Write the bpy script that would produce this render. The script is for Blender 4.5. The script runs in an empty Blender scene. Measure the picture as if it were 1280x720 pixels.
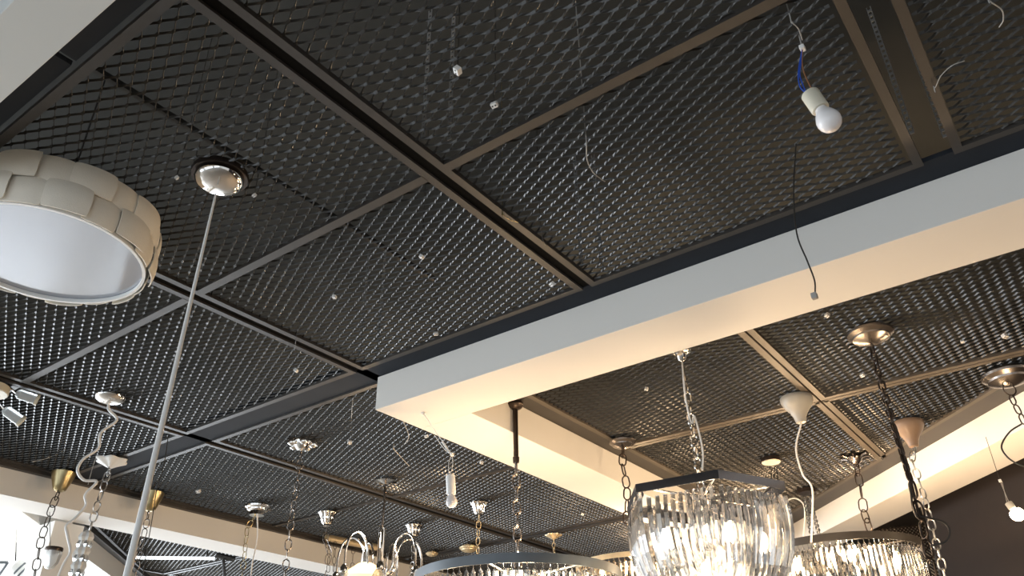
import bpy, math, random
from mathutils import Vector, Matrix
random.seed(7)
C = bpy.context.scene.collection
PI = math.pi
V = Vector
# ------------------------------------------------------------------ camera
F, PIT, ROL, YAW = 1006.6, .53364, -.013966, .630451
EYE = V((0, 0, 1.6))
_fw = V((math.cos(YAW)*math.cos(PIT), math.sin(YAW)*math.cos(PIT), math.sin(PIT)))
_rt = V((math.sin(YAW), -math.cos(YAW), 0)); _up = _rt.cross(_fw)
RT = math.cos(ROL)*_rt + math.sin(ROL)*_up
UP = -math.sin(ROL)*_rt + math.cos(ROL)*_up
cam = bpy.data.cameras.new('camera'); co = bpy.data.objects.new('camera', cam); C.objects.link(co)
cam.sensor_width = 36; cam.lens = 36*F/1280; cam.clip_start = .05; cam.clip_end = 200
m = Matrix((RT, UP, -_fw)).transposed().to_4x4(); m.translation = EYE; co.matrix_world = m
bpy.context.scene.camera = co
CZ = 3.6      # height of the mesh ceiling
BZ = 3.4      # underside of the beams

def sight(px, py):
    return (px-640)/F*RT - (py-360)/F*UP + _fw
def on_z(px, py, z=CZ):            # the point of the place at height z seen at a pixel of the survey
    d = sight(px, py); return EYE + d*((z-EYE.z)/d.z)
def like(px, py, q):               # same, at the horizontal distance of q
    d = sight(px, py); h = math.hypot(d.x, d.y)
    return EYE + d*(math.hypot(q.x-EYE.x, q.y-EYE.y)/h)
def under(q, py):                  # straight below q
    p = like(640, py, q)
    lo, hi = 0.0, CZ+1
    for _ in range(40):
        mid = (lo+hi)/2; w = V((q.x, q.y, mid))-EYE
        yy = 360 - F*(w.dot(UP))/(w.dot(_fw))
        if yy > py: lo = mid
        else: hi = mid
    return V((q.x, q.y, lo))
def size(npx, q):                  # metres spanned by npx pixels at q
    return npx*((q-EYE).dot(_fw))/F

# ------------------------------------------------------------------ materials
def mat(name, col, rough=.5, metal=0., spec=.5, noise=0., nscale=8., bump=0., bscale=60., **kw):
    m = bpy.data.materials.new(name); m.use_nodes = True; nt = m.node_tree; b = nt.nodes['Principled BSDF']
    b.inputs['Base Color'].default_value = (*col, 1); b.inputs['Roughness'].default_value = rough
    b.inputs['Metallic'].default_value = metal; b.inputs['Specular IOR Level'].default_value = spec
    for k, v in kw.items(): b.inputs[k.replace('_', ' ')].default_value = v
    tc = nt.nodes.new('ShaderNodeTexCoord')
    if noise:
        n = nt.nodes.new('ShaderNodeTexNoise'); n.inputs['Scale'].default_value = nscale; n.inputs['Detail'].default_value = 4
        nt.links.new(tc.outputs['Object'], n.inputs['Vector'])
        mx = nt.nodes.new('ShaderNodeMix'); mx.data_type = 'RGBA'
        mx.inputs[6].default_value = (*[c*(1-noise) for c in col], 1); mx.inputs[7].default_value = (*[min(1, c*(1+noise)) for c in col], 1)
        nt.links.new(n.outputs['Fac'], mx.inputs[0]); nt.links.new(mx.outputs[2], b.inputs['Base Color'])
    if bump:
        n2 = nt.nodes.new('ShaderNodeTexNoise'); n2.inputs['Scale'].default_value = bscale
        nt.links.new(tc.outputs['Object'], n2.inputs['Vector'])
        bp = nt.nodes.new('ShaderNodeBump'); bp.inputs['Strength'].default_value = bump; bp.inputs['Distance'].default_value = .002
        nt.links.new(n2.outputs['Fac'], bp.inputs['Height']); nt.links.new(bp.outputs['Normal'], b.inputs['Normal'])
    return m
def emis(name, col, s):
    m = bpy.data.materials.new(name); m.use_nodes = True; b = m.node_tree.nodes['Principled BSDF']
    b.inputs['Base Color'].default_value = (*col, 1)
    b.inputs['Emission Color'].default_value = (*col, 1); b.inputs['Emission Strength'].default_value = s
    return m
def crystal(name, tint=(1, 1, 1), clear=.35):
    m = bpy.data.materials.new(name); m.use_nodes = True; nt = m.node_tree; nt.nodes.clear()
    o = nt.nodes.new('ShaderNodeOutputMaterial'); g = nt.nodes.new('ShaderNodeBsdfGlass'); t = nt.nodes.new('ShaderNodeBsdfTransparent')
    g.inputs['Color'].default_value = (*tint, 1); g.inputs['IOR'].default_value = 1.52; g.inputs['Roughness'].default_value = .01
    t.inputs['Color'].default_value = (*[.9*x for x in tint], 1)
    gl = nt.nodes.new('ShaderNodeBsdfGlossy'); gl.inputs['Roughness'].default_value = .05; gl.inputs['Color'].default_value = (1, 1, 1, 1)
    a = nt.nodes.new('ShaderNodeMixShader'); a.inputs[0].default_value = clear
    c = nt.nodes.new('ShaderNodeMixShader'); c.inputs[0].default_value = .18
    nt.links.new(g.outputs[0], a.inputs[1]); nt.links.new(t.outputs[0], a.inputs[2])
    nt.links.new(a.outputs[0], c.inputs[1]); nt.links.new(gl.outputs[0], c.inputs[2]); nt.links.new(c.outputs[0], o.inputs[0])
    return m
M = dict(
    plaster=mat('painted_plaster', (.80, .775, .73), .85, noise=.02, nscale=3, bump=.12, bscale=40),
    white=mat('white_wall_paint', (.85, .86, .85), .8, noise=.02, nscale=3),
    greyw=mat('pale_grey_paint', (.60, .61, .59), .85, noise=.02, nscale=3),
    slot=mat('slot_shade_black', (.006, .006, .006), .95, spec=.1),
    zinc=mat('zinc_plate', (.42, .42, .42), .35, .5),
    black=mat('black_satin_paint', (.022, .021, .02), .42, noise=.25, nscale=20),
    mesh=mat('black_mesh_paint', (.036, .033, .029), .25, spec=.55),
    bar=mat('dark_frame_paint', (.042, .037, .033), .5, noise=.3, nscale=6),
    bar_lit=mat('brown_lit_frame_paint', (.105, .088, .07), .5, noise=.2, nscale=6),  # frame paint lightened in colour for the strong lamplight in the recess
    slab=mat('dark_painted_slab', (.050, .054, .053), .9, noise=.25, nscale=2.5),
    band=mat('dark_ceiling_strip', (.028, .033, .042), .85, spec=.2, noise=.2, nscale=5),
    chrome=mat('polished_chrome', (.82, .8, .78), .09, 1.),
    steel=mat('galvanised_steel', (.6, .6, .6), .3, 1.),
    nickel=mat('dark_nickel', (.30, .27, .25), .25, 1.),
    bronze=mat('dark_bronze', (.055, .04, .032), .35, .7, noise=.2, nscale=15),
    brass=mat('brushed_brass', (.44, .36, .20), .3, 1., noise=.1, nscale=30),
    goldw=mat('antique_gold', (.75, .6, .38), .4, .6, noise=.15, nscale=30),
    iron=mat('dark_steel_band', (.17, .19, .21), .35, .6, noise=.15, nscale=10),
    mirror=mat('smoked_mirror_steel', (.20, .20, .22), .12, .9),
    shade=mat('ivory_veneer', (.86, .81, .71), .65, noise=.05, nscale=14, bump=.3, bscale=220),
    diff=mat('glossy_acrylic', (.50, .53, .59), .07, .4),
    trimw=mat('white_rim', (.82, .82, .8), .4),
    cord=mat('white_cord', (.86, .85, .83), .5),
    cream=mat('beige_plastic', (.66, .62, .50), .5),
    plastic=mat('white_plastic', (.85, .84, .82), .4),
    ceramic=mat('white_ceramic', (.36, .35, .32), .3, noise=.06, nscale=25),
    tanc=mat('tan_ceramic', (.24, .165, .115), .35, noise=.08, nscale=25),
    opal=mat('opal_glass', (.88, .85, .85), .25),
    blue=mat('blue_insulation', (.02, .09, .5), .4),
    brown=mat('brown_insulation', (.30, .14, .07), .4),
    wblack=mat('black_cable', (.03, .026, .022), .45),
    wgrey=mat('grey_cable', (.38, .37, .35), .5),
    dwall=mat('dark_brown_wall', (.014, .0085, .0065), .8, noise=.25, nscale=12),
    floor=mat('beige_floor_tile', (.32, .29, .25), .35, noise=.1, nscale=4),
    frost=mat('frosted_glass', (.8, .84, .86), .35, Transmission_Weight=.6),
    glass=crystal('clear_glass', clear=.55),
    cryst=crystal('cut_crystal', (1, 1, 1), .30),
    bulb=emis('lit_bulb', (1., .80, .52), 17),
    bowl=emis('glowing_glass_bowl', (1., .80, .5), .8),
    tube=emis('lit_tube', (.93, .97, 1.), 1.6),
)

# ------------------------------------------------------------------ mesh builder
ORG = {}
class MB:
    def __init__(s): s.v = []; s.f = []
    def add(s, vs, fs):
        n = len(s.v); s.v += [tuple(x) for x in vs]; s.f += [tuple(i+n for i in f) for f in fs]; return s
    def box(s, c, d, R=None):
        c = V(c); h = [x/2 for x in d]; vs = []
        for i in (-1, 1):
            for j in (-1, 1):
                for k in (-1, 1):
                    q = V((i*h[0], j*h[1], k*h[2])); vs.append(c+(R @ q if R else q))
        return s.add(vs, [(0, 1, 3, 2), (4, 6, 7, 5), (0, 4, 5, 1), (2, 3, 7, 6), (0, 2, 6, 4), (1, 5, 7, 3)])
    def poly(s, pts, z0, z1):      # extruded polygon
        n = len(pts); vs = [(p[0], p[1], z0) for p in pts]+[(p[0], p[1], z1) for p in pts]
        return s.add(vs, [tuple(range(n))[::-1], tuple(range(n, 2*n))]+[(i, (i+1) % n, n+(i+1) % n, n+i) for i in range(n)])
    def tube(s, pts, r, n=8, closed=False, flat=1.):
        pts = [V(p) for p in pts]; N = len(pts); rs = r if isinstance(r, (list, tuple)) else [r]*N
        t0 = (pts[1]-pts[0]).normalized(); a = t0.orthogonal().normalized(); vs = []
        for i, p in enumerate(pts):
            if closed: t = (pts[(i+1) % N]-pts[i-1]).normalized()
            else: t = (pts[min(i+1, N-1)]-pts[max(i-1, 0)]).normalized()
            a = (a-t*a.dot(t)); a = a.normalized() if a.length > 1e-6 else t.orthogonal().normalized(); b = t.cross(a)
            for k in range(n):
                th = 2*PI*k/n; vs.append(p+a*(math.cos(th)*rs[i])+b*(math.sin(th)*rs[i]*flat))
        fs = []
        for i in range(N if closed else N-1):
            j = (i+1) % N
            for k in range(n): fs.append((i*n+k, i*n+(k+1) % n, j*n+(k+1) % n, j*n+k))
        if not closed: fs += [tuple(range(n))[::-1], tuple(range((N-1)*n, N*n))]
        return s.add(vs, fs)
    def lathe(s, c, prof, n=28, rib=0, amp=0., ax=None):   # prof: (radius, z offset)
        c = V(c); vs = []; R = ax
        for r, z in prof:
            for k in range(n):
                th = 2*PI*k/n; rr = r*(1+amp*math.cos(rib*th)) if rib else r
                q = V((rr*math.cos(th), rr*math.sin(th), z)); vs.append(c+(R @ q if R else q))
        fs = []
        for i in range(len(prof)-1):
            for k in range(n): fs.append((i*n+k, i*n+(k+1) % n, (i+1)*n+(k+1) % n, (i+1)*n+k))
        fs += [tuple(range(n))[::-1], tuple(range((len(prof)-1)*n, len(prof)*n))]
        return s.add(vs, fs)
    def sphere(s, c, r, n=20, ax=None, squash=1.):
        return s.lathe(c, [(max(1e-4, r*math.sin(PI*i/12)), -r*squash*math.cos(PI*i/12)) for i in range(13)], n, ax=ax)
    def chain(s, a, b, L=.045, W=.026, r=.0035, sag=0., seed=0):
        a, b = V(a), V(b); d = b-a; ln = d.length; n = max(2, int(ln/(L-2.2*r))); t = d.normalized(); x = t.orthogonal().normalized(); y = t.cross(x)
        rot = seed*.7
        for i in range(n):
            f = (i+.5)/n; c = a+d*f+V((0, 0, -1))*0+x*(sag*math.sin(PI*f))
            ang = rot+(PI/2 if i % 2 else 0); u = x*math.cos(ang)+y*math.sin(ang); h = (L-W)/2; pts = []
            for k in range(6): th = -PI/2+PI*k/5; pts.append(c+u*(math.sin(th)*W/2)+t*(h+math.cos(th)*W/2))
            for k in range(6): th = PI/2+PI*k/5; pts.append(c+u*(math.sin(th)*W/2)+t*(-h+math.cos(th)*W/2))
            s.tube(pts, r, 5, closed=True)
        return s
    def build(s, name, m, parent=None, smooth=True, bevel=0.):
        o_ = ORG.get(parent, V((0, 0, 0))) if parent else V((0, 0, 0))
        me = bpy.data.meshes.new(name); me.from_pydata([tuple(V(v)-o_) for v in s.v], [], s.f); me.materials.append(m)
        if smooth:
            me.polygons.foreach_set('use_smooth', [True]*len(me.polygons)); me.update()
            try: me.set_sharp_from_angle(angle=math.radians(38))
            except Exception: pass
        me.validate(); o = bpy.data.objects.new(name, me); C.objects.link(o)
        if parent: o.parent = parent; ORG[o] = o_
        if bevel:
            b = o.modifiers.new('bevel', 'BEVEL'); b.width = bevel; b.segments = 2
        return o
def arc(pts, n=6):                 # smooth path through points (Catmull-Rom)
    P = [V(p) for p in pts]; P = [2*P[0]-P[1]]+P+[2*P[-1]-P[-2]]; out = []
    for i in range(1, len(P)-2):
        for k in range(n):
            t = k/n; out.append(.5*((2*P[i])+(-P[i-1]+P[i+1])*t+(2*P[i-1]-5*P[i]+4*P[i+1]-P[i+2])*t*t+(-P[i-1]+3*P[i]-3*P[i+1]+P[i+2])*t**3))
    return out+[P[-2]]
def thing(name, label, cat, loc, group=None):
    o = bpy.data.objects.new(name, None); C.objects.link(o); o.location = loc; o.empty_display_size = .05
    o['label'] = label; o['category'] = cat; ORG[o] = V(loc)
    if group: o['group'] = group
    return o
def tag(o, label, cat, group=None, kind=None):
    o['label'] = label; o['category'] = cat
    if group: o['group'] = group
    if kind: o['kind'] = kind
    return o
def struct(name, mb, m, label, bevel=0., smooth=False):
    o = mb.build(name, m, None, smooth, bevel); o['kind'] = 'structure'; o['label'] = label; return o
def lamp(name, loc, power, col=(1, .69, .40), r=.04):
    l = bpy.data.lights.new(name, 'POINT'); l.energy = power; l.color = col; l.shadow_soft_size = r
    o = bpy.data.objects.new(name, l); C.objects.link(o); o.location = loc; return o

# ------------------------------------------------------------------ the room
X0, X1, Y0, Y1 = -4.0, 13.0, -5.0, 12.0
struct('floor', MB().box(((X0+X1)/2, (Y0+Y1)/2, -.05), (X1-X0+.4, Y1-Y0+.4, .1)), M['floor'], 'beige tiled shop floor')
struct('ceiling', MB().box(((X0+X1)/2, (Y0+Y1)/2, 4.45), (X1-X0+.4, Y1-Y0+.4, .2)), M['slab'], 'dark painted slab above the mesh panels')
struct('wall_right', MB().box(((X0+X1)/2, Y0-.1, 2.17), (X1-X0+.4, .2, 4.35)), M['white'], 'white side wall')
struct('wall_back', MB().box((X1+.1, (Y0+Y1)/2, 2.17), (.2, Y1-Y0, 4.35)), M['dwall'], 'far dark shop wall')
def window_wall(name, n0, horizontal, pos, a0, a1, wins, z0, z1, label):
    mb = MB(); cuts = [a0]+[c for w in wins for c in w]+[a1]
    def b(u0, u1, zz0, zz1):
        if u1-u0 < 1e-3: return
        c = ((u0+u1)/2, pos, (zz0+zz1)/2) if horizontal else (pos, (u0+u1)/2, (zz0+zz1)/2)
        d = (u1-u0, .2, zz1-zz0) if horizontal else (.2, u1-u0, zz1-zz0); mb.box(c, d)
    b(a0, a1, 0, z0); b(a0, a1, z1, 4.35)
    for i in range(0, len(cuts), 2): b(cuts[i], cuts[i+1], z0, z1)
    struct(name, mb, M['white'], label)
    for i, (u0, u1) in enumerate(wins):
        f = MB(); t = .06
        def q(c, d): f.box((c[0], pos, c[1]) if horizontal else (pos, c[0], c[1]), (d[0], .08, d[1]) if horizontal else (.08, d[0], d[1]))
        q(((u0+u1)/2, z0+t/2), (u1-u0, t)); q(((u0+u1)/2, z1-t/2), (u1-u0, t))
        for uu in (u0+t/2, (u0+u1)/2, u1-t/2): q((uu, (z0+z1)/2), (t, z1-z0-2*t))
        struct(f'window_{n0+i}', f, M['iron'], 'tall shop window frame')
window_wall('wall_left', 1, True, Y1+.1, X0, X1, [(-3, .5), (1.0, 4.5), (5.0, 8.5)], .5, 3.3, 'wall with tall shop windows')
window_wall('wall_front', 4, False, X0-.1, Y0, Y1, [(-4, -.5), (0, 4), (4.5, 8.5)], .5, 3.2, 'street wall with tall shop windows')
def daylight(name, loc, rot, sx, sy, power, col):
    l = bpy.data.lights.new(name, 'AREA'); l.shape = 'RECTANGLE'; l.size = sx; l.size_y = sy; l.energy = power; l.color = col
    o = bpy.data.objects.new(name, l); C.objects.link(o); o.location = loc; o.rotation_euler = rot; return o
DAY = (.86, .93, 1.0)
for a, b_ in [(-3, .5), (1.0, 4.5), (5.0, 8.5)]:
    daylight('daylight', ((a+b_)/2, Y1-.04, 1.9), (math.radians(-90), 0, 0), 3.3, 2.7, 380 if a < 2 else 240, DAY)
for a, b_ in [(-4, -.5), (0, 4), (4.5, 8.5)]:
    daylight('daylight', (X0+.04, (a+b_)/2, 1.85), (0, math.radians(-90), 0), 2.6, 3.4, 33, (.88, .95, 1.0))
w = bpy.data.worlds.new('world'); bpy.context.scene.world = w; w.use_nodes = True
w.node_tree.nodes['Background'].inputs[0].default_value = (.75, .87, 1, 1); w.node_tree.nodes['Background'].inputs[1].default_value = 1.0

# beams: boxed plaster downstands
_w = sight(1157, 650); _k = 6.62/(_w.x-_w.y); WX, WY = _w.x*_k, _w.y*_k
struct('ceiling_beam', MB().box(((3.10+3.49)/2, (3.27-5)/2, (BZ+CZ+.01)/2), (.39, 3.27+5, CZ+.01-BZ)), M['plaster'], 'long plaster beam crossing from the centre to the right', bevel=.003)
struct('ceiling_beam', MB().box(((3.49+9.5)/2, (2.86+3.27)/2, (BZ+CZ+.01)/2), (9.5-3.49, .41, CZ+.01-BZ)), M['plaster'], 'plaster beam running away behind the crystal bowl chandelier', bevel=.003)
dg = lambda k, x0, x1: [(x0, x0-k), (x1, x1-k)]
struct('ceiling_beam', MB().poly([(5.60-4.9+.0, -4.9), (6.18-4.9, -4.9), (6.18+2.90, 2.90), (5.60+2.90, 2.90)], BZ, CZ+.01), M['plaster'], 'slanting plaster beam on the right')
struct('ceiling_beam', MB().box(((.40+.567)/2, (6.6-5)/2, (BZ+CZ+.01)/2), (.167, 11.6, CZ+.01-BZ)), M['greyw'], 'pale beam at the top left corner', bevel=.003)
struct('ceiling_beam', MB().box(((X0+X1)/2, (6.6+6.96)/2, (3.38+CZ+.01)/2), (X1-X0, .36, CZ+.01-3.38)), M['plaster'], 'long plaster beam at the lower left')
struct('ceiling_bulkhead', MB().poly([(X0, 6.96), (2.86, 6.96), (7.9, 12.0), (X0, 12.0)], 3.38, CZ+.01), M['plaster'], 'white dropped ceiling by the windows')
struct('column', MB().box((3.285, 7.17, 1.69), (.25, .30, 3.38)), M['plaster'], 'square plaster column under the far beam')
# dark ceiling strips between the mesh bays and the beams
Z0 = CZ+.012
st = struct
st('trim_1', MB().box((3.055, -.87, Z0+.01), (.19, 8.28, .02)), M['band'], 'dark strip along the long beam')
st('trim_2', MB().box((3.06, (3.27+6.6)/2, Z0+.03), (.20, 6.6-3.27, .06)), M['band'], 'dark channel between mesh bays')
st('trim_3', MB().box((.62, (2.27-5)/2, Z0+.01), (.14, 7.27, .02)), M['band'], 'dark strip by the pale beam')
st('trim_3', MB().box((.62, (2.30+6.6)/2, Z0+.01), (.14, 4.30, .02)), M['band'], 'dark strip by the pale beam')
st('trim_4', MB().box((6.4, 2.80, Z0+.01), (5.9, .13, .02)), M['bar'], 'brown strip beside the recess')
st('trim_5', MB().poly([(5.34-2.5, -2.5), (5.60-2.5, -2.5), (5.60+2.86, 2.86), (5.34+2.86, 2.86)], Z0, Z0+.02), M['bar'], 'brown strip along the slanting beam')
st('trim_6', MB().box((5.6, 6.57, CZ-.012), (14., .05, .03)), M['bar'], 'dark strip on the far beam')
st('trim_7', MB().poly([(2.87, 7.0), (3.02, 7.0), (7.9, 11.9), (7.75, 11.9)], CZ-.03, CZ+.02), M['bar'], 'dark strip at the far slanting edge')
st('trim_8', MB().poly([(6.22-4.9, -4.9), (13, -4.9), (13, 6.5), (9.5, 3.3)], Z0+.02, Z0+.06), M['black'], 'black ceiling beyond the slanting beam')
for k, (a, b) in enumerate([(1.68, 1.73), (3.26, 3.31), (4.98, 5.03)]):  # black strips added above the panel gaps to give them deep shade
    st(f'trim_{9+k}', MB().box((5.0 if k else 1.83, (a+b)/2, CZ+.021), (8.6 if k else 2.25, b-a+.02, .018)), M['slot'], 'black strip added to darken the gap between mesh panels')
# dark wall beyond the slanting beam
st('wall_dark', MB().poly([(WX, WY), (1.62, -5.0), (1.82, -5.0), (WX+.2, WY)], 0, CZ), M['dwall'], 'dark brown wall beyond the slanting beam')

# ------------------------------------------------------------------ expanded metal ceiling
SX, SY = .0242, .053
TH = math.radians(66); TB = math.radians(52)
def strands(x0, x1, y0, y1, z, clip=None):
    mb = MB(); W, T, B = .0092, .0016, .0075
    wv = V((math.cos(TB), 0, -math.sin(TB)))*(W/2); nv = V((math.sin(TB), 0, math.cos(TB)))*(T/2)
    wm = V((math.cos(TH), 0, -math.sin(TH)))*(W/2); nm = V((math.sin(TH), 0, math.cos(TH)))*(T/2)
    k0, k1 = math.ceil(x0/SX), math.floor(x1/SX)
    vs, fs = [], []
    for k in range(k0, k1+1):
        xc = k*SX; lo, hi = y0, y1
        if clip: lo, hi = clip(xc, y0, y1)
        if hi-lo < .05: continue
        j0, j1 = math.floor(lo/SY), math.ceil(hi/SY); base = len(vs); n = 0
        for j in range(j0, j1+1):
            s = 1 if (j+k) % 2 else -1
            for e in (-B, B):
                y = j*SY+e
                if y < lo or y > hi: continue
                p = V((xc+s*(SX/2-.0012), y, z+random.uniform(-.0006, .0006)))
                vs += [p-wv-nv, p+wv-nv, p+wv+nv, p-wv+nv]; n += 1
                if e > 0 and j*SY+SY/2 < hi:
                    p = V((xc, j*SY+SY/2, z)); vs += [p-wm-nm, p+wm-nm, p+wm+nm, p-wm+nm]; n += 1
        for i in range(n-1):
            a = base+4*i
            for q in range(4): fs.append((a+q, a+(q+1) % 4, a+4+(q+1) % 4, a+4+q))
        if n: fs += [(base, base+3, base+2, base+1), tuple(base+4*(n-1)+q for q in range(4))]
    return mb.add(vs, fs)
def panel(x0, x1, y0, y1, label, cross=(), fw=.034, clip=None, poly=None, stiff=(), fm='bar', z=CZ):
    if poly: loc = (x0, y0, z)
    else: loc = ((x0+x1)/2, (y0+y1)/2, z)
    t = thing('mesh_ceiling_panel', label, 'ceiling panel', loc, 'expanded metal ceiling panels')
    fr = MB(); h = .022
    if poly:
        n = len(poly); cx = sum(p[0] for p in poly)/n; cy = sum(p[1] for p in poly)/n
        for i in range(n):
            a = V((*poly[i], 0)); b = V((*poly[(i+1) % n], 0)); d = (b-a).normalized(); nn = V((-d.y, d.x, 0))
            if nn.dot(V((cx, cy, 0))-a) < 0: nn = -nn
            q = [a, b, b+nn*fw-d*fw*.4, a+nn*fw+d*fw*.4]; fr.poly([(v.x, v.y) for v in q], z, z+h)
    else:
        for yy in (y0+fw/2, y1-fw/2): fr.box(((x0+x1)/2, yy, z+h/2), (x1-x0, fw, h))
        for xx in (x0+fw/2, x1-fw/2): fr.box((xx, (y0+y1)/2, z+h/2), (fw, y1-y0-2*fw, h))
    fr.build('frame', M[fm], t, False)
    for c in cross:
        MB().box((c, (y0+y1)/2, z+h/2-.001), (.042, y1-y0-2*fw, h)).build('cross_bar', M[fm], t, False)
    for (sy, sx0, sx1) in stiff:
        MB().box(((sx0+sx1)/2, sy, z+h+.018), (sx1-sx0, .018, .02)).build('stiffener', M['black'], t, False)
    strands(x0+fw*.6, x1-fw*.6, y0+fw*.6, y1-fw*.6, z+h*.5+.004, clip).build('expanded_mesh', M['mesh'], t, False)
    return t
rows = [(-4.9, -3.22), (-3.18, -1.62), (-1.57, .045), (.155, 1.68), (1.73, 3.26), (3.31, 4.98), (5.03, 6.54)]
lab1 = {2: 'black mesh panel in the top right corner past the double bars',
        3: 'large black mesh panel at top centre, behind the hanging bulb',
        4: 'black mesh panel holding the round chrome ceiling cup on the left',
        5: 'black mesh panel glinting beneath the ivory drum shade', 6: 'black mesh panel with white glints at the left edge of the photo',
        1: 'black mesh panel beyond the top right corner'}
for i in (2, 3, 4, 5, 6):
    y0, y1 = rows[i]
    panel(.71, 2.965, y0, y1, lab1[i], cross=(1.84,), stiff=[(2.285, .74, 2.5)] if i == 4 else [])
lab2 = {4: 'black mesh panel above the white bulb holder, left of the beam corner', 5: 'dark mesh panel behind the many-lobed chrome canopy',
        6: 'dark mesh panel above the far beam, behind the ribbed bell canopies'}
for i, (y0, y1) in {4: (3.30, 4.96), 5: (5.03, 6.54)}.items():
    panel(3.15, 6.82, y0, y1, {4: lab2[5], 5: lab2[6]}[i], cross=(4.97,))
    panel(6.90, 10.6, y0, y1, {4: 'dark mesh panel behind the small gold bell canopy', 5: 'farthest dark mesh panel above the nearest ring chandelier'}[i], cross=(8.7,))
# bays in the recess
panel(3.50, 5.112, 1.277, 2.73, 'brown lit mesh panel above the six-sided crystal bowl', fw=.038, fm='bar_lit')
panel(3.50, 5.112, -.9, 1.265, 'brown lit mesh panel with the chrome dome canopy', fw=.038, fm='bar_lit')
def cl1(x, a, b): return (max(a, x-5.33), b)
panel(5.122, 8.0, 1.277, 2.73, 'brown mesh panel behind the white ceramic bell canopy', fw=.038, fm='bar_lit', clip=cl1,
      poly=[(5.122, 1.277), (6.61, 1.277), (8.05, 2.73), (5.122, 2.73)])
panel(5.122, 6.55, -.2, 1.265, 'striped brown mesh panel against the slanting beam', fw=.038, fm='bar_lit', clip=cl1,
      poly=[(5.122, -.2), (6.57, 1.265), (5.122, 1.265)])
# far bay beyond the far beam
def cl2(x, a, b): return (a, min(b, x+4.0))
panel(3.1, 5.6, 7.0, 9.3, 'distant mesh panel beyond the far beam at lower left', clip=cl2, fw=.03, poly=[(3.1, 7.0), (5.6, 7.0), (5.6, 9.3), (5.3, 9.3)])
panel(5.64, 9.0, 7.0, 9.3, 'distant mesh panel beyond the far beam, behind the arm chandelier', fw=.03)

# perforated hanger straps above the panel corners
def strap(x, y, label, w=.02, zt=4.33, pair=.10):
    t = thing('hanger_strap', label, 'hanger', (x, y, CZ+.03), 'perforated steel hanger straps')
    for s in (-1, 1):
        mb = MB(); z = CZ+.045; cx = x+s*pair/2*.7; cy = y-s*pair/2*.7
        while z < zt:
            mb.box((cx, cy, z), (.004, .018, .012)); mb.box((cx, cy-.0075, z+.014), (.003, .004, .018)); mb.box((cx, cy+.0075, z+.014), (.003, .004, .018)); z += .028
        mb.build('strap', M['zinc'], t, False)
strap(1.72, 1.60, 'perforated steel strap pair above the centre of the top mesh')
strap(2.88, 3.13, 'perforated steel strap pair above the beam corner')
strap(2.87, 1.62, 'perforated steel strap pair left of the long loose wire')
strap(2.84, .10, 'perforated steel strap pair between the double bars', pair=.14)

# ------------------------------------------------------------------ canopies
def canopy(kind, c, r, m, parent, name='canopy'):
    mb = MB(); h = r
    if kind == 'dome': mb.lathe(c, [(r*.98, 0), (r, -.06*r), (r*.96, -.16*r), (r*.82, -.30*r), (r*.6, -.40*r), (r*.3, -.46*r), (.02*r, -.48*r)], 36)
    elif kind == 'step': mb.lathe(c, [(r*.7, 0), (r*.72, -.12*r), (r, -.2*r), (r*.98, -.3*r), (r*.8, -.42*r), (r*.78, -.5*r), (r*.5, -.62*r), (r*.2, -.7*r), (.02*r, -.72*r)], 36)
    elif kind == 'bell': mb.lathe(c, [(r, 0), (r*.98, -.1*r), (r*.86, -.5*r), (r*.66, -1.1*r), (r*.5, -1.5*r), (r*.3, -1.62*r), (.02*r, -1.66*r)], 32)
    elif kind == 'ribbell': mb.lathe(c, [(r*.9, 0), (r, -.1*r), (r*.82, -.3*r), (r*.68, -.7*r), (r*.55, -1.15*r), (r*.38, -1.35*r), (r*.4, -1.5*r), (.02*r, -1.55*r)], 60, rib=10, amp=.07)
    elif kind == 'disc': mb.lathe(c, [(r, 0), (r, -.36*r), (r*.96, -.4*r), (.02*r, -.4*r)], 32)
    elif kind == 'thin': mb.lathe(c, [(r*.9, 0), (r, -.03*r), (r, -.08*r), (r*.5, -.14*r), (r*.2, -.3*r), (.02*r, -.32*r)], 32)
    elif kind == 'bowl': mb.lathe(c, [(r*.97, 0), (r, -.08*r), (r*.97, -.3*r), (r*.8, -.65*r), (r*.55, -.95*r), (r*.38, -1.3*r), (r*.3, -1.65*r), (.1*r, -1.72*r), (.02*r, -1.72*r)], 32)
    elif kind == 'leaf': mb.lathe(c, [(r*.5, .1*r), (r, -.05*r), (r*.97, -.15*r), (r*.5, -.4*r), (r*.15, -.62*r), (.02*r, -.65*r)], 60, rib=6, amp=.12)
    elif kind == 'lobes':
        mb.lathe(c, [(r*.45, .15*r), (r*.6, 0), (r*.55, -.25*r), (r*.3, -.55*r), (.02*r, -.6*r)], 28)
        for k in range(5):
            a = 2*PI*k/5+.4; q = V(c)+V((math.cos(a)*r*.72, math.sin(a)*r*.72, -.05*r))
            mb.lathe(q, [(r*.30, .12*r), (r*.32, 0), (r*.26, -.25*r), (r*.1, -.36*r), (.01*r, -.37*r)], 20)
    elif kind == 'spider':
        mb.lathe(c, [(r*.5, .1*r), (r*.55, -.1*r), (r*.35, -.4*r), (r*.1, -.6*r), (.02*r, -.62*r)], 28)
        for k in range(6):
            a = 2*PI*k/6+.2; d = V((math.cos(a), math.sin(a), 0)); c_ = V(c)
            mb.tube([c_+d*r*.4+V((0, 0, -.15*r)), c_+d*r*.7+V((0, 0, 0)), c_+d*r+V((0, 0, .04*r))], [r*.1, r*.12, r*.16], 8)
    return mb.build(name, M[m], parent)

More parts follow.
